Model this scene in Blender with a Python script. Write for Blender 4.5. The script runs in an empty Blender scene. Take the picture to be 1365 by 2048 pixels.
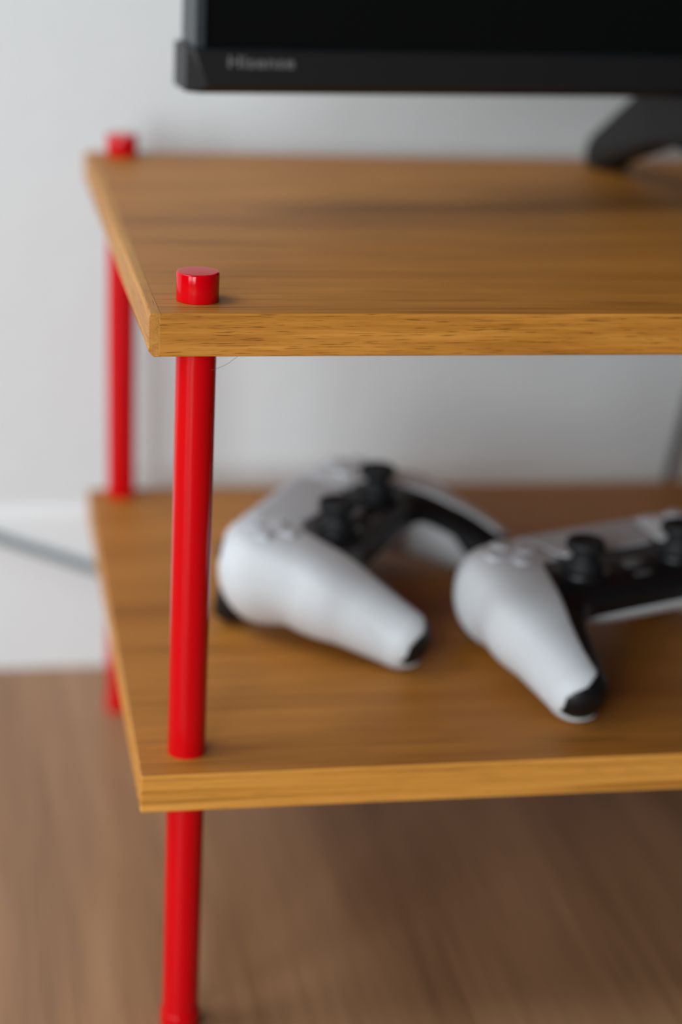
import bpy, bmesh, math
import numpy as np
from mathutils import Vector, Matrix

scene = bpy.context.scene
C = scene.collection
PI = math.pi

# ------------------------------------------------------------------ camera
cam_data = bpy.data.cameras.new('camera')
cam = bpy.data.objects.new('camera', cam_data)
C.objects.link(cam)
right = Vector((0.98179159, -0.18353529, 0.04899051))
up = Vector((0.01718743, 0.34266581, 0.93930013))
fwd = Vector((0.18918209, 0.92135495, -0.33958091))
M = Matrix((right, up, -fwd)).transposed().to_4x4()
M.translation = Vector((-0.07108693, -0.73860814, 0.52996115))
cam.matrix_world = M
cam_data.sensor_fit = 'VERTICAL'
cam_data.sensor_height = 36.0
cam_data.sensor_width = 24.0
cam_data.lens = 68.47
cam_data.clip_start = 0.02
cam_data.dof.use_dof = True
cam_data.dof.focus_distance = 0.768
cam_data.dof.aperture_fstop = 3.1
scene.camera = cam

# ------------------------------------------------------------------ world, window light, exposure
world = bpy.data.worlds.new('world')
scene.world = world
world.use_nodes = True
bg = world.node_tree.nodes['Background']
bg.inputs[0].default_value = (0.86, 0.93, 1.0, 1)
bg.inputs[1].default_value = 0.03

def area(name, loc, target, sx, sy, power, col):
    d = bpy.data.lights.new(name, 'AREA')
    d.shape = 'RECTANGLE'; d.size = sx; d.size_y = sy; d.energy = power; d.color = col
    o = bpy.data.objects.new(name, d); C.objects.link(o)
    o.location = loc
    o.rotation_euler = (Vector(target) - Vector(loc)).to_track_quat('-Z', 'Y').to_euler()
    return o
def at(az, el, dist):
    """position seen from the shelf: azimuth to the left of straight ahead of the wall, elevation, distance"""
    a, e = math.radians(az), math.radians(el)
    return (.1 - dist * math.cos(e) * math.sin(a), .1 - dist * math.cos(e) * math.cos(a), .3 + dist * math.sin(e))
DAY = (0.86, 0.955, 1.0)
# tall window high on the left, and a two-pane balcony door low in front to the left
area('side_window_daylight', at(85, 50, 2.0), (.1, .1, .3), .8, 1.1, 20.5, DAY)
area('door_pane_daylight', at(28, 9, 1.8), (.1, .1, .3), .52, .9, 16.5, DAY)
area('door_pane_daylight', at(48, 9, 1.8), (.1, .1, .3), .52, .9, 12, DAY)

scene.view_settings.view_transform = 'Standard'
scene.view_settings.look = 'None'
scene.view_settings.gamma = 1.0
scene.view_settings.use_curve_mapping = False
scene.view_settings.exposure = 0.14

# ------------------------------------------------------------------ materials
def new_mat(name):
    m = bpy.data.materials.new(name); m.use_nodes = True
    nt = m.node_tree
    return m, nt, nt.nodes['Principled BSDF']

def plain(name, col, rough, spec=0.5, coat=0.0, metal=0.0, speck=0.0, bump=0.0, bscale=400):
    m, nt, b = new_mat(name)
    b.inputs['Roughness'].default_value = rough
    b.inputs['Specular IOR Level'].default_value = spec
    b.inputs['Metallic'].default_value = metal
    b.inputs['Coat Weight'].default_value = coat
    b.inputs['Coat Roughness'].default_value = 0.06
    tc = nt.nodes.new('ShaderNodeTexCoord')
    no = nt.nodes.new('ShaderNodeTexNoise'); no.inputs['Scale'].default_value = bscale
    no.inputs['Detail'].default_value = 3
    nt.links.new(tc.outputs['Object'], no.inputs['Vector'])
    rp = nt.nodes.new('ShaderNodeValToRGB')
    rp.color_ramp.elements[0].color = tuple(c * (1 - speck) for c in col) + (1,)
    rp.color_ramp.elements[1].color = tuple(min(1, c * (1 + speck)) for c in col) + (1,)
    nt.links.new(no.outputs['Fac'], rp.inputs['Fac'])
    nt.links.new(rp.outputs['Color'], b.inputs['Base Color'])
    if bump:
        bp = nt.nodes.new('ShaderNodeBump'); bp.inputs['Strength'].default_value = bump
        bp.inputs['Distance'].default_value = 0.001
        nt.links.new(no.outputs['Fac'], bp.inputs['Height'])
        nt.links.new(bp.outputs['Normal'], b.inputs['Normal'])
    return m

def wood(name, dark, mid, light, axis, rough, broad, fine, pore, spec=.25, seed=0.0, bump=.12):
    """long-grain wood, grain along axis (0=x, 1=y); broad/fine = (cross scale, long scale, weight), pore = (cross, long, strength, level)"""
    m, nt, b = new_mat(name)
    N, L = nt.nodes, nt.links
    tc = N.new('ShaderNodeTexCoord')
    def noise(cross, long, detail, rough_=0.6, dist=0.0, off=0.0):
        mp = N.new('ShaderNodeMapping')
        sc = [cross] * 3; sc[axis] = long
        mp.inputs['Scale'].default_value = sc
        mp.inputs['Location'].default_value = (seed + off, seed * 1.7 + off, seed * .6 + off)
        L.new(tc.outputs['Object'], mp.inputs['Vector'])
        n = N.new('ShaderNodeTexNoise'); n.inputs['Scale'].default_value = 1
        n.inputs['Detail'].default_value = detail; n.inputs['Roughness'].default_value = rough_
        n.inputs['Distortion'].default_value = dist
        L.new(mp.outputs['Vector'], n.inputs['Vector']); return n.outputs['Fac']
    def math_(op, a, bb):
        n = N.new('ShaderNodeMath'); n.operation = op
        for i, v in enumerate((a, bb)):
            if isinstance(v, (int, float)): n.inputs[i].default_value = v
            else: L.new(v, n.inputs[i])
        return n.outputs[0]
    nb = noise(broad[0], broad[1], 3, .5, .4)
    nf = noise(fine[0], fine[1], 4, .6, .15, 5.0)
    mixv = math_('ADD', math_('MULTIPLY', nb, broad[2]), math_('MULTIPLY', nf, fine[2]))
    rp = N.new('ShaderNodeValToRGB')
    e = rp.color_ramp.elements
    e[0].position = .34; e[0].color = dark + (1,)
    e[1].position = .66; e[1].color = light + (1,)
    x = e.new(.50); x.color = mid + (1,)
    L.new(mixv, rp.inputs['Fac'])
    pn = noise(pore[0], pore[1], 2, .5, 0.0, 9.0)
    pr = N.new('ShaderNodeValToRGB')
    pr.color_ramp.elements[0].position = pore[3]; pr.color_ramp.elements[0].color = (1 - pore[2], 1 - pore[2] * 1.05, 1 - pore[2] * 1.1, 1)
    pr.color_ramp.elements[1].position = pore[3] + .10; pr.color_ramp.elements[1].color = (1, 1, 1, 1)
    L.new(pn, pr.inputs['Fac'])
    mx = N.new('ShaderNodeMix'); mx.data_type = 'RGBA'; mx.blend_type = 'MULTIPLY'
    mx.inputs[0].default_value = 1
    L.new(rp.outputs['Color'], mx.inputs[6]); L.new(pr.outputs['Color'], mx.inputs[7])
    L.new(mx.outputs[2], b.inputs['Base Color'])
    b.inputs['Roughness'].default_value = rough
    b.inputs['Specular IOR Level'].default_value = spec
    bp = N.new('ShaderNodeBump'); bp.inputs['Strength'].default_value = bump; bp.inputs['Distance'].default_value = .0004
    L.new(pn, bp.inputs['Height']); L.new(bp.outputs['Normal'], b.inputs['Normal'])
    return m

M_top = wood('oak_shelf', (.31, .103, .013), (.43, .160, .023), (.53, .212, .037), 0, .5, (32, 1.6, .55), (330, 5, .45), (800, 12, .5, .35))
M_edge = wood('oak_edge_band', (.37, .133, .016), (.505, .199, .028), (.63, .265, .046), 0, .5, (150, 9, .5), (700, 30, .5), (2000, 80, .55, .31), seed=3.1)
M_edge_low = wood('oak_edge_band_ringed', (.38, .145, .019), (.61, .255, .042), (.76, .345, .07), 0, .5, (330, 5, .8), (900, 20, .2), (2000, 60, .4, .29), seed=5.4)
M_lip = wood('oak_edge_lip', (.40, .155, .026), (.51, .22, .044), (.61, .28, .065), 1, .5, (150, 9, .5), (800, 40, .5), (2200, 120, .45, .30), seed=7.7)
M_floor = wood('laminate_floor', (.255, .125, .059), (.345, .175, .084), (.425, .225, .113), 1, .42, (26, 2.2, .65), (170, 5, .35), (420, 9, .16, .34), spec=.4, seed=1.3)
M_wall = plain('white_wall_paint', (.76, .765, .77), .9, .2, speck=.012, bump=.35, bscale=70)
M_base = plain('white_baseboard_paint', (.80, .80, .80), .5, .4, speck=.01, bscale=60)
M_red = plain('red_gloss_lacquer', (.60, .0001, .004), .11, .30, speck=.02, bscale=90)
M_white = plain('white_matte_plastic', (.62, .63, .65), .5, .35, speck=.015, bump=.05, bscale=1500)
M_pad = plain('white_touchpad_plastic', (.50, .50, .52), .5, .4, speck=.02, bscale=1200)
M_clear = plain('pale_grey_button_plastic', (.55, .56, .60), .2, .5, speck=.03, bscale=500)
M_black = plain('black_satin_plastic', (.006, .006, .007), .38, .38, speck=.1, bscale=900)
M_rubber = plain('black_rubber', (.009, .0095, .011), .6, .3, speck=.1, bscale=1500)
M_logo = plain('dark_grey_inset_plastic', (.10, .10, .105), .3, .5, speck=.05, bscale=700)
M_bezel = plain('television_black_plastic', (.009, .009, .010), .45, .4, speck=.12, bscale=1500)
M_frame = plain('television_grey_frame', (.030, .036, .041), .4, .5, metal=.0, speck=.05, bscale=300)
M_screen = plain('television_screen_glass', (.0035, .004, .004), .2, .3, speck=.05, bscale=20)
M_letters = plain('grey_lettering_print', (.14, .14, .145), .4, .5, speck=.03, bscale=300)
M_foot = plain('television_foot_plastic', (.010, .010, .0105), .6, .35, speck=.1, bscale=500)
M_cable = plain('grey_cable_sheath', (.20, .235, .25), .5, .4, speck=.04, bscale=300)
M_dcable = plain('dark_cable_sheath', (.045, .045, .047), .5, .4, speck=.04, bscale=300)
M_hair = plain('dark_hair', (.06, .045, .035), .5, .4, speck=.05, bscale=900)

# ------------------------------------------------------------------ helpers
def link(name, me, mat, parent=None, smooth=False):
    me.name = name
    if mat is not None and not me.materials: me.materials.append(mat)
    if smooth:
        me.polygons.foreach_set('use_smooth', [True] * len(me.polygons))
    o = bpy.data.objects.new(name, me); C.objects.link(o)
    if parent is not None: o.parent = parent
    return o

def tag(o, label=None, cat=None, group=None, kind=None):
    if label: o['label'] = label
    if cat: o['category'] = cat
    if group: o['group'] = group
    if kind: o['kind'] = kind
    return o

def empty(name, loc=(0, 0, 0), rz=0):
    o = bpy.data.objects.new(name, None); C.objects.link(o)
    o.location = loc; o.rotation_euler = (0, 0, rz); o.empty_display_size = .02
    return o

def from_bm(bm):
    me = bpy.data.meshes.new('mesh'); bm.normal_update(); bm.to_mesh(me); bm.free(); return me

def box(x0, x1, y0, y1, z0, z1, bev=0.0, seg=2):
    bm = bmesh.new()
    bmesh.ops.create_cube(bm, size=1)
    for v in bm.verts:
        v.co = Vector(((x0 + x1) / 2 + v.co.x * (x1 - x0), (y0 + y1) / 2 + v.co.y * (y1 - y0), (z0 + z1) / 2 + v.co.z * (z1 - z0)))
    if bev: bmesh.ops.bevel(bm, geom=list(bm.edges), offset=bev, segments=seg, affect='EDGES', profile=.5)
    return from_bm(bm)

def lathe(profile, n=64):
    """profile: list of (r, z); closed at r=0 ends"""
    vs, fs = [], []
    rings = []
    for r, z in profile:
        if r < 1e-7:
            rings.append([len(vs)]); vs.append((0, 0, z))
        else:
            rings.append(list(range(len(vs), len(vs) + n)))
            vs += [(r * math.cos(2 * PI * i / n), r * math.sin(2 * PI * i / n), z) for i in range(n)]
    for a, b in zip(rings, rings[1:]):
        for i in range(n):
            j = (i + 1) % n
            if len(a) == 1 and len(b) == 1: continue
            if len(a) == 1: fs.append((a[0], b[j], b[i]))
            elif len(b) == 1: fs.append((a[i], a[j], b[0]))
            else: fs.append((a[i], a[j], b[j], b[i]))
    me = bpy.data.meshes.new('mesh'); me.from_pydata(vs, [], fs); me.update()
    bm = bmesh.new(); bm.from_mesh(me); bmesh.ops.recalc_face_normals(bm, faces=bm.faces); bm.to_mesh(me); bm.free()
    return me

def rounded_rod(r, z0, z1, b0, b1, n=72):
    """cylinder with rounded lower/upper rims"""
    pr = [(0, z0)]
    if b0: pr += [(r - b0 - .0004, z0)]
    if b0:
        pr += [(r - b0 + b0 * math.sin(t * PI / 10), z0 + b0 - b0 * math.cos(t * PI / 10)) for t in range(0, 6)]
    else: pr += [(r, z0)]
    if b1:
        pr += [(r - b1 + b1 * math.cos(t * PI / 10), z1 - b1 + b1 * math.sin(t * PI / 10)) for t in range(0, 6)]
    else: pr += [(r, z1)]
    if b1: pr += [(r - b1 - .0004, z1)]
    pr.append((0, z1))
    return lathe(pr, n)

def catmull(pts, per=10):
    P = [Vector(p) for p in pts]
    P = [P[0] * 2 - P[1]] + P + [P[-1] * 2 - P[-2]]
    out = []
    for i in range(1, len(P) - 2):
        p0, p1, p2, p3 = P[i - 1:i + 3]
        for k in range(per):
            t = k / per
            out.append(.5 * ((2 * p1) + (p2 - p0) * t + (2 * p0 - 5 * p1 + 4 * p2 - p3) * t * t + (3 * p1 - p0 - 3 * p2 + p3) * t ** 3))
    out.append(P[-2]); return out

def tube(pts, r, n=12, per=10):
    path = catmull(pts, per)
    vs, fs = [], []
    ref = Vector((.31, .2, .93)).normalized()
    for i, p in enumerate(path):
        t = (path[min(i + 1, len(path) - 1)] - path[max(i - 1, 0)]).normalized()
        a = t.cross(ref)
        if a.length < .05: a = t.cross(Vector((1, 0, 0)))
        a.normalize(); b = t.cross(a)
        vs += [tuple(p + a * r * math.cos(2 * PI * k / n) + b * r * math.sin(2 * PI * k / n)) for k in range(n)]
    for i in range(len(path) - 1):
        for k in range(n):
            fs.append((i * n + k, i * n + (k + 1) % n, (i + 1) * n + (k + 1) % n, (i + 1) * n + k))
    fs.append(tuple(range(n))); fs.append(tuple(range((len(path) - 1) * n, len(path) * n)))
    me = bpy.data.meshes.new('mesh'); me.from_pydata(vs, [], fs); me.update()
    bm = bmesh.new(); bm.from_mesh(me); bmesh.ops.recalc_face_normals(bm, faces=bm.faces); bm.to_mesh(me); bm.free()
    return me

def prism(poly, axis, a, b, bev=0.0, seg=2):
    """poly in the two other axes, extruded along axis from a to b"""
    bm = bmesh.new()
    def P(u, v, w):
        c = [u, v]; c.insert(axis, w); return c
    lo = [bm.verts.new(P(u, v, a)) for u, v in poly]
    hi = [bm.verts.new(P(u, v, b)) for u, v in poly]
    bm.faces.new(lo); bm.faces.new(hi)
    n = len(poly)
    for i in range(n): bm.faces.new((lo[i], lo[(i + 1) % n], hi[(i + 1) % n], hi[i]))
    bmesh.ops.recalc_face_normals(bm, faces=bm.faces)
    if bev: bmesh.ops.bevel(bm, geom=list(bm.edges), offset=bev, segments=seg, affect='EDGES', profile=.5)
    return from_bm(bm)

def auto_smooth(o, ang=35):
    me = o.data
    me.polygons.foreach_set('use_smooth', [True] * len(me.polygons))
    bm = bmesh.new(); bm.from_mesh(me)
    for e in bm.edges:
        e.smooth = not (len(e.link_faces) == 2 and e.calc_face_angle(0) > math.radians(ang))
    bm.to_mesh(me); bm.free()
    return o

# ------------------------------------------------------------------ the room
ZTOP = 0.3415          # top face of the upper shelf
ZLOW = ZTOP - 0.2017   # top face of the lower shelf
T = 0.0177             # board thickness
D = 0.3674             # board depth
LEN = 1.05             # board length
WALL = 0.4225          # wall face
BASE = 0.4195          # baseboard face

tag(link('floor', box(-2.4, 3.0, -3.6, WALL + .02, -.05, 0), M_floor), 'brown wood-grain laminate floor under the shelf unit', kind='structure')
tag(link('wall_back', box(-2.4, 3.0, WALL, WALL + .12, 0, 2.5), M_wall), 'white painted wall behind the shelf unit', kind='structure')
bb = [(BASE, 0), (BASE, .100), (BASE + .0007, .105), (BASE + .0018, .108), (WALL, .110), (WALL, 0)]
o = link('baseboard_back', prism(bb, 0, -2.4, 3.0), M_base); auto_smooth(o, 40)
tag(o, 'white baseboard along the foot of the wall', kind='structure')

# ------------------------------------------------------------------ the shelf unit
unit = empty('tv_shelf', (0, 0, 0))
tag(unit, 'two-tier oak shelf unit on glossy red round posts', 'shelf')

LIP = .0052
def board(name, z, ang, edge, lip):
    o = link(name, box(LIP - .0015 if lip else 0, LEN, 0, D, -T, 0, .0009 if lip else .0006, 2), M_top, unit)
    o.location = (0, 0, z); o.rotation_euler = (0, 0, ang)
    me = o.data
    me.materials.append(edge)
    for p in me.polygons:
        if abs(p.normal.z) < .5: p.material_index = 1
    if not lip: return o
    # solid oak lip on the short side, its lower arris eased
    pf = [(0, -T + .0026), (.0022, -T), (LIP, -T), (LIP, 0), (.0008, 0), (0, -.0008)]
    lp = link('edge_lip', prism([(u, v) for u, v in pf], 1, .00005, D - .0001, .0005, 2), M_lip, o)
    return o
top_shelf = board('upper_shelf', ZTOP, .0062, M_edge, True)
low_shelf = board('lower_shelf', ZLOW, -.0020, M_edge_low, False)

PR = .0083
cap_me = rounded_rod(.0087, 0, .0118, .0003, .0007)
up_me = rounded_rod(PR, ZLOW - .0005, ZTOP - T + .0005, .0004, 0)
lo_me = rounded_rod(PR, .0085, ZLOW - T + .0005, 0, 0)
foot_me = rounded_rod(.0091, 0, .0085, .0005, .0006)
for me_, nm in ((cap_me, 'cap'), (up_me, 'upper_tube'), (lo_me, 'post'), (foot_me, 'foot')):
    me_.materials.append(M_red)
def post(x, y, lean=0.0):
    p = auto_smooth(link('post', lo_me, M_red, unit)); p.location = (x, y, 0); p.rotation_euler = (0, lean, 0)
    u = auto_smooth(link('upper_tube', up_me, M_red, p))
    c = auto_smooth(link('cap', cap_me, M_red, p)); c.location = (0, 0, ZTOP)
    f = auto_smooth(link('foot', foot_me, M_red, p))
for x, y, lean in ((.0217, .0219, 0), (.0208, .3560, -.008), (LEN - .021, .0265, 0), (LEN - .023, .350, 0)):
    post(x, y, lean)

# ------------------------------------------------------------------ the television
TVX, TVY, TVZ = .0345, .187, ZTOP + .0590
TVW, TVH = .725, .425
tv = empty('television', (TVX, TVY, ZTOP), math.radians(6.0))
tag(tv, 'black flat-screen television standing on the upper oak shelf', 'television')
bz = TVZ - ZTOP
# bezel bar under the screen: front face leans, lower edge chamfered
BH = .0208
ends = [(-.0062, bz + .0042, .0082), (-.0015, bz, .0062), (.0035, bz, 0), (.030, bz, 0), (.030, bz + BH, 0), (.0035, bz + BH, 0), (-.0045, bz + BH, .0022), (-.0062, bz + BH - .0015, .0027)]
vs = [(x, y, z) for y, z, x in ends] + [(TVW - x, y, z) for y, z, x in ends]
fs = [(i, (i + 1) % 8, 8 + (i + 1) % 8, 8 + i) for i in range(8)]
for o_ in (0, 8): fs += [(o_ + 2, o_ + 3, o_ + 4, o_ + 5), (o_ + 5, o_ + 6, o_ + 7, o_ + 0), (o_ + 5, o_ + 0, o_ + 2), (o_ + 0, o_ + 1, o_ + 2)]
me = bpy.data.meshes.new('mesh'); me.from_pydata(vs, [], fs); me.update()
bm = bmesh.new(); bm.from_mesh(me); bmesh.ops.recalc_face_normals(bm, faces=bm.faces); bm.to_mesh(me); bm.free()
link('lower_bezel', me, M_bezel, tv)
X0 = .0025
link('side_frame', box(X0, X0 + .0055, -.002, .026, bz + BH, bz + TVH, .0006), M_frame, tv)
link('side_frame', box(TVW - X0 - .0055, TVW - X0, -.002, .026, bz + BH, bz + TVH, .0006), M_frame, tv)
link('top_frame', box(X0, TVW - X0, -.002, .026, bz + TVH, bz + TVH + .006, .0006), M_frame, tv)
link('screen', box(X0 + .0055, TVW - X0 - .0055, .0002, .012, bz + BH - .003, bz + TVH), M_screen, tv)
link('rear_housing', box(X0 + .0055, TVW - X0 - .0055, .012, .030, bz + BH, bz + TVH, .001), M_bezel, tv)
link('rear_bulge', box(.10, TVW - .10, .030, .066, bz + .03, bz + .25, .012, 3), M_bezel, tv)
# lettering
cu = bpy.data.curves.new('lettering', 'FONT'); cu.body = 'Hisense'; cu.size = .0080; cu.extrude = .0001; cu.offset = .00015
cu.space_character = 1.06
to = bpy.data.objects.new('lettering', cu); C.objects.link(to)
bpy.context.view_layer.update()
dg = bpy.context.evaluated_depsgraph_get()
tme = bpy.data.meshes.new_from_object(to.evaluated_get(dg))
bpy.data.objects.remove(to)
xs = [v.co.x for v in tme.vertices]; wtxt = max(xs) - min(xs)
k = .0322 / wtxt
for v in tme.vertices: v.co = Vector(((v.co.x - min(xs)) * k, 0, 0)) + Vector((0, 0, v.co.y)) + Vector((0, -v.co.z, 0))
tme.materials.clear()
o = link('lettering', tme, M_letters, tv); o.location = (.0180, -.0065, bz + .0126)
tag(o, 'grey maker lettering on the bezel')
# feet: inverted V, spread front to back
Lp = [(-.090, 0), (-.092, .006), (-.086, .015), (-.030, .048), (-.010, bz + .001), (.060, bz + .001), (.078, .048), (.130, .018), (.136, .010), (.135, 0),
      (.118, 0), (.112, .005), (.050, .026), (.025, .0295), (.002, .0275), (-.018, .021), (-.066, .005), (-.072, 0)]
for fx in (.2765, TVW - .2765):
    me = prism(Lp, 0, fx - .010, fx + .010, .0018, 2)
    o = auto_smooth(link('foot', me, M_foot, tv), 40)

# ------------------------------------------------------------------ game controllers
def ss(a): return np.asarray(a, np.float32)
def smin(a, b, k):
    h = np.clip(.5 + .5 * (b - a) / k, 0, 1); return b * (1 - h) + a * h - k * h * (1 - h)
def smax(a, b, k): return -smin(-a, -b, k)
def rcone(px, py, pz, a, b, r1, r2):
    a = np.array(a, float); b = np.array(b, float); ab = b - a; L2 = (ab ** 2).sum()
    t = np.clip(((px - a[0]) * ab[0] + (py - a[1]) * ab[1] + (pz - a[2]) * ab[2]) / L2, 0, 1)
    return np.sqrt((px - a[0] - t * ab[0]) ** 2 + (py - a[1] - t * ab[1]) ** 2 + (pz - a[2] - t * ab[2]) ** 2) - (r1 + (r2 - r1) * t)
def rbox(px, py, pz, c, h, r):
    qx, qy, qz = abs(px - c[0]) - h[0] + r, abs(py - c[1]) - h[1] + r, abs(pz - c[2]) - h[2] + r
    return np.sqrt(np.maximum(qx, 0) ** 2 + np.maximum(qy, 0) ** 2 + np.maximum(qz, 0) ** 2) + np.minimum(np.maximum(qx, np.maximum(qy, qz)), 0) - r

def body_sdf(x, y, z):
    ax = np.sqrt(x * x + 1.0)
    s = rbox(ax, y, z, (0, 7, -13.5), (52, 33, 13), 11)
    h = rcone(ax, y, z, (54, 14, -16), (60, -18, -20), 22.5, 21.3)
    h = smin(h, rcone(ax, y, z, (60, -18, -20), (64, -57, -35), 21.3, 13.8), 5)
    h = smin(h, rcone(ax, y, z, (46, 24, -26), (56, 14, -25), 15, 17), 8)
    s = smin(s, h, 9)
    # the face is a gently dropping plateau
    s = smax(s, (z - 1.5 - .10 * (y - 6) - np.minimum(0, (y + 8)) * .18), 9)
    return s

def poly_sdf(px, py, poly):
    poly = np.array(poly, float); n = len(poly)
    d = np.full(px.shape, 1e9); sgn = np.ones(px.shape)
    for i in range(n):
        a, b = poly[i], poly[i - 1]
        e = b - a; wx, wy = px - a[0], py - a[1]
        t = np.clip((wx * e[0] + wy * e[1]) / (e @ e), 0, 1)
        d = np.minimum(d, (wx - e[0] * t) ** 2 + (wy - e[1] * t) ** 2)
        c1, c2, c3 = py >= a[1], py < b[1], e[0] * wy > e[1] * wx
        flip = (c1 & c2 & c3) | (~c1 & ~c2 & ~c3)
        sgn = np.where(flip, -sgn, sgn)
    return sgn * np.sqrt(d)

def zsplit(ax, y):
    grip = np.interp(y, [-75, -64, -56, -46, -20, 0, 40], [-46.5, -45.5, -39, -25, -12, -14, -16])
    mid = np.full(y.shape, -19.0)
    t = np.clip((ax - 34) / 10, 0, 1); t = t * t * (3 - 2 * t)
    return mid * (1 - t) + grip * t

H = 0.9
GX = np.arange(-86, 86.1, H); GY = np.arange(-76, 48.1, H); GZ = np.arange(-54, 10.1, H)
X, Y, Z = np.meshgrid(GX, GY, GZ, indexing='ij')
S = body_sdf(X, Y, Z)

def surface_net(V, relax=1):
    nx, ny, nz = V.shape
    neg = V < 0
    corners = [(i, j, k) for i in (0, 1) for j in (0, 1) for k in (0, 1)]
    def sub(A, c): return A[c[0]:nx - 1 + c[0], c[1]:ny - 1 + c[1], c[2]:nz - 1 + c[2]]
    acc = np.zeros((nx - 1, ny - 1, nz - 1, 3)); cnt = np.zeros((nx - 1, ny - 1, nz - 1))
    for a in corners:
        for ax_ in range(3):
            if a[ax_]: continue
            b = list(a); b[ax_] = 1
            va, vb = sub(V, a), sub(V, b)
            m = (va < 0) != (vb < 0)
            t = np.where(m, va / np.where(m, va - vb, 1), 0)
            for q in range(3):
                acc[..., q] += m * (a[q] + (t if q == ax_ else 0))
            cnt += m
    act = cnt > 0
    idx = -np.ones(act.shape, int); idx[act] = np.arange(act.sum())
    I = np.argwhere(act)
    P = I + acc[act] / cnt[act][:, None]
    quads = []
    for ax_ in range(3):
        o1, o2 = [(1, 2), (2, 0), (0, 1)][ax_]
        sl0 = [slice(None)] * 3; sl1 = [slice(None)] * 3
        sl0[ax_] = slice(0, -1); sl1[ax_] = slice(1, None)
        a, b = neg[tuple(sl0)], neg[tuple(sl1)]
        E = np.argwhere(a != b)
        ok = (E[:, o1] > 0) & (E[:, o2] > 0) & (E[:, o1] < V.shape[o1] - 1) & (E[:, o2] < V.shape[o2] - 1)
        E = E[ok]
        fl = a[tuple(E.T)]
        def cell(d1, d2):
            c = E.copy(); c[:, o1] -= d1; c[:, o2] -= d2; return idx[tuple(c.T)]
        q = np.stack([cell(1, 1), cell(0, 1), cell(0, 0), cell(1, 0)], 1)
        q[~fl] = q[~fl][:, ::-1]
        quads.append(q)
    Q = np.concatenate(quads)
    for _ in range(relax):                         # light smoothing
        s_ = np.zeros_like(P); c_ = np.zeros(len(P))
        for i in range(4):
            for j in (1, 3):
                np.add.at(s_, Q[:, i], P[Q[:, (i + j) % 4]]); np.add.at(c_, Q[:, i], 1)
        P = P * .5 + .5 * s_ / np.maximum(c_, 1)[:, None]
    P = np.stack([GX[0] + P[:, 0] * H, GY[0] + P[:, 1] * H, GZ[0] + P[:, 2] * H], 1)
    me = bpy.data.meshes.new('mesh')
    me.from_pydata((P / 1000).tolist(), [], Q.tolist()); me.update()
    return me

AX2, Y2 = np.abs(X[:, :, 0]), Y[:, :, 0]
X2 = X[:, :, 0]
wing_poly = [(36, 60), (34, 30), (29.5, 8), (31, 4.5), (38, 3.5), (44, -1), (47.5, -10), (51, -22), (55.5, -36), (58.5, -46), (60, -54), (60.5, -60), (61, -80), (100, -80), (100, 60)]
wing2 = poly_sdf(AX2, Y2, wing_poly)
pad_poly = [(-34.8, 60), (34.8, 60), (32.8, 30), (28.2, 9), (25.5, 6), (20, 5), (-20, 5), (-25.5, 6), (-28.2, 9), (-32.8, 30)]
pad2 = poly_sdf(X2, Y2, pad_poly)
zs = zsplit(np.abs(X), Y)
core_me = surface_net(S, 2)
back_me = surface_net(np.maximum(S - .85, Z - zs), 1)
AX3 = np.abs(X)
# dark hook that wraps round the end of each grip
hook = smax(smax(smax((Z + 24.5 + (AX3 - 60) * .55) / 1.14, AX3 - 75.5, 2.5), Y + 53, 2), -46 - Z, 2)
wl = np.maximum(np.maximum(np.maximum(S - .9, wing2[:, :, None]), zs - 1.6 - Z), -hook)
wingL_me = surface_net(np.where(X < 0, wl, 5.0), 3)
wingR_me = surface_net(np.where(X > 0, wl, 5.0), 3)
pad_me = surface_net(np.maximum(np.maximum(S - 1.2, pad2[:, :, None]), zs + 9 - Z), 1)

def ztop(x, y):
    zz = np.arange(12, -30, -.1)
    v = body_sdf(np.full(zz.shape, float(x)), np.full(zz.shape, float(y)), zz)
    i = np.argmax(v < 0); return zz[i]

def superell(c, r, e=2.6, n=28, m=16, rx=0.0, rz=0.0):
    def pw(v): return math.copysign(abs(v) ** (2 / e), v)
    vs, fs = [], []
    R = Matrix.Rotation(rz, 3, 'Z') @ Matrix.Rotation(rx, 3, 'X')
    for j in range(m + 1):
        ph = -PI / 2 + PI * j / m
        for i in range(n):
            th = 2 * PI * i / n
            v = Vector((r[0] * pw(math.cos(ph)) * pw(math.cos(th)), r[1] * pw(math.cos(ph)) * pw(math.sin(th)), r[2] * pw(math.sin(ph))))
            vs.append(tuple((R @ v + Vector(c)) / 1000))
    for j in range(m):
        for i in range(n):
            fs.append((j * n + i, j * n + (i + 1) % n, (j + 1) * n + (i + 1) % n, (j + 1) * n + i))
    me = bpy.data.meshes.new('mesh'); me.from_pydata(vs, [], fs); me.update()
    bm = bmesh.new(); bm.from_mesh(me); bmesh.ops.remove_doubles(bm, verts=bm.verts, dist=1e-6); bmesh.ops.recalc_face_normals(bm, faces=bm.faces); bm.to_mesh(me); bm.free()
    return me

def scaled_lathe(prof, n=40): return lathe([(r / 1000, z / 1000) for r, z in prof], n)

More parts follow.
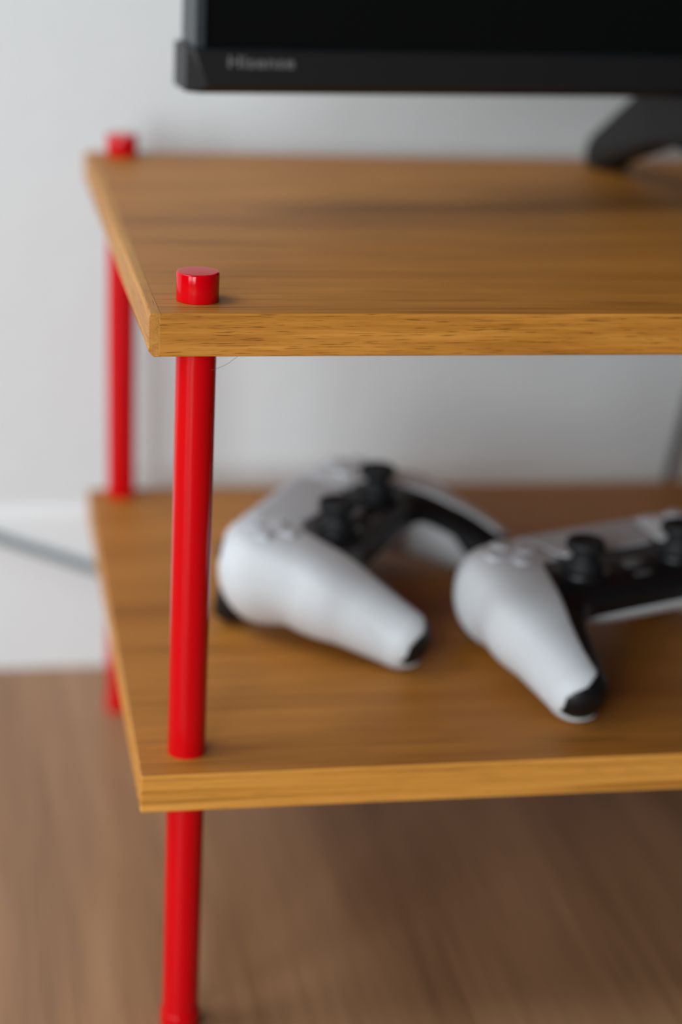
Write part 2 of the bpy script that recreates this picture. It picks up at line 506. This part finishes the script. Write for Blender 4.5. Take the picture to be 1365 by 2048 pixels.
def make_controller():
    root = empty('game_controller')
    link('inner_body', core_me, M_black, root, True)
    link('back_shell', back_me, M_white, root, True)
    link('grip_panel', wingL_me, M_white, root, True)
    link('grip_panel', wingR_me, M_white, root, True)
    link('touchpad', pad_me, M_pad, root, True)
    # thumbsticks: collar, stem and concave rubber cap
    collar = scaled_lathe([(0, -6), (12.2, -6), (12.2, -2.7), (11.6, -2.1), (10.8, -2.4), (9.4, -3.6), (0, -4)])
    stem = scaled_lathe([(0, -5), (9.3, -4), (8.6, 0), (6.0, 3.5), (5.2, 8.5), (0, 8.5)])
    stick = scaled_lathe([(0, 6.6), (6.8, 6.6), (8.6, 7.4), (9.1, 8.6), (9.0, 10.8), (8.4, 11.9), (7.6, 12.2), (6.9, 11.8), (5.8, 11.2), (0, 10.8)])
    for sx in (-1, 1):
        zc = ztop(28 * sx, -10)
        p = link('thumbstick', stem, M_rubber, root, True); p.location = (.028 * sx, -.010, (zc + 3.6) / 1000)
        link('stick_collar', collar, M_black, p, True)
        link('stick_cap', stick, M_rubber, p, True)
    # direction buttons: four pointed keys
    for k in range(4):
        a = k * PI / 2
        poly = [(2.4, 0), (5.6, -3.6), (11.5, -3.6), (12.6, -2.6), (12.6, 2.6), (11.5, 3.6), (5.6, 3.6)]
        poly = [((u * math.cos(a) - v * math.sin(a)) / 1000, (u * math.sin(a) + v * math.cos(a)) / 1000) for u, v in poly]
        zc = ztop(-53 + 8 * math.cos(a), 13 + 8 * math.sin(a))
        o = auto_smooth(link('direction_button', prism(poly, 2, -.002, .0013, .0005, 2), M_clear, root), 40)
        o.location = (-.053, .013, (zc + .4) / 1000)
    # round face buttons
    fb = scaled_lathe([(0, -2), (4.7, -2), (4.7, .9), (4.2, 1.5), (0, 1.8)])
    for k in range(4):
        a = k * PI / 2
        x, y = 53 + 9.4 * math.cos(a), 13 + 9.4 * math.sin(a)
        o = auto_smooth(link('face_button', fb, M_clear, root), 40); o.location = (x / 1000, y / 1000, (ztop(x, y) + .5) / 1000)
    # create / options keys beside the touchpad
    for sx in (-1, 1):
        zc = ztop(38.5 * sx, 26)
        link('menu_button', superell((38.5 * sx, 26, zc + .5), (1.5, 4.2, 1.2), 2.4, 20, 10, 0, .12 * sx), M_clear, root, True)
    # home and mute keys
    zc = ztop(0, -11)
    link('home_button', superell((0, -11, zc + .2), (5.4, 4.0, 1.0), 2.2, 24, 10), M_logo, root, True)
    zc = ztop(0, -19.5)
    link('mute_button', superell((0, -19.5, zc + .2), (5.0, 1.3, .8), 2.6, 24, 10), M_logo, root, True)
    # bumpers and triggers
    for sx in (-1, 1):
        link('bumper', superell((51 * sx, 33.0, -11.5), (16, 6.5, 5.5), 2.8, 30, 16, 0, -.22 * sx), M_black, root, True)
        link('trigger', superell((50 * sx, 30.5, -31), (14.0, 8.5, 17.5), 2.8, 30, 18, .35, -.18 * sx), M_black, root, True)
    return root

def copy_tree(o, parent=None):
    c = o.copy(); C.objects.link(c); c.parent = parent
    for ch in list(o.children): copy_tree(ch, c)
    return c

# lowest points under handles and triggers decide how it lies
CS = 1.055             # the measured width is a little over 160 mm
def rest(root, x, y, yaw, tilt):
    Rt = Matrix.Rotation(tilt, 3, 'X')
    low = 1e9
    for ch in root.children:
        for v in ch.data.vertices:
            low = min(low, (Rt @ (v.co + ch.location)).z * CS)
    root.rotation_euler = (tilt, 0, yaw); root.scale = (CS, CS, CS)
    root.location = (x, y, ZLOW - low + .00005)

ctl_a = make_controller()
ctl_b = copy_tree(ctl_a)
GC = 'white and black game controllers on the lower shelf'
tag(ctl_a, 'white and black game controller nearest the red posts, turned sideways on the lower shelf', 'controller', GC)
tag(ctl_b, 'white and black game controller at the shelf front edge, cut off by the right side', 'controller', GC)
rest(ctl_a, .1181, .1915, 1.02, -.01)
rest(ctl_b, .2460, .1185, .35, -.01)

# ------------------------------------------------------------------ cables and the hair
cy = BASE - .0042
o = link('grey_cable', tube([(-.40, cy, .215), (-.22, cy, .155), (-.12, cy, .1175), (-.050, cy, .0905), (.008, cy, .0690), (.06, cy - .002, .047), (.12, cy - .008, .022), (.18, cy - .012, .0065), (.30, cy - .012, .0032)], .0030), M_cable, None, True)
tag(o, 'light grey cable sloping down across the white baseboard beside the shelf', 'cable')
o = link('dark_cable', tube([(.40, .386, .42), (.395, .388, .33), (.3885, .390, .22), (.383, .390, .180), (.3765, .390, .139), (.371, .391, .09), (.375, .392, .03), (.40, .392, .0035), (.46, .392, .0033)], .0033), M_dcable, None, True)
tag(o, 'dark cable hanging behind the lower shelf at the right edge', 'cable')
o = link('hair_strand', tube([(.0268, .0122, .3150), (.0290, .012, .3157), (.0312, .012, .3166), (.0338, .012, .3180), (.0356, .012, .3195), (.0370, .012, .3205), (.0392, .012, .3237)], .00007, 6, 6), M_hair, None, True)
tag(o, 'single thin hair dangling under the upper shelf edge beside the red post', 'hair')
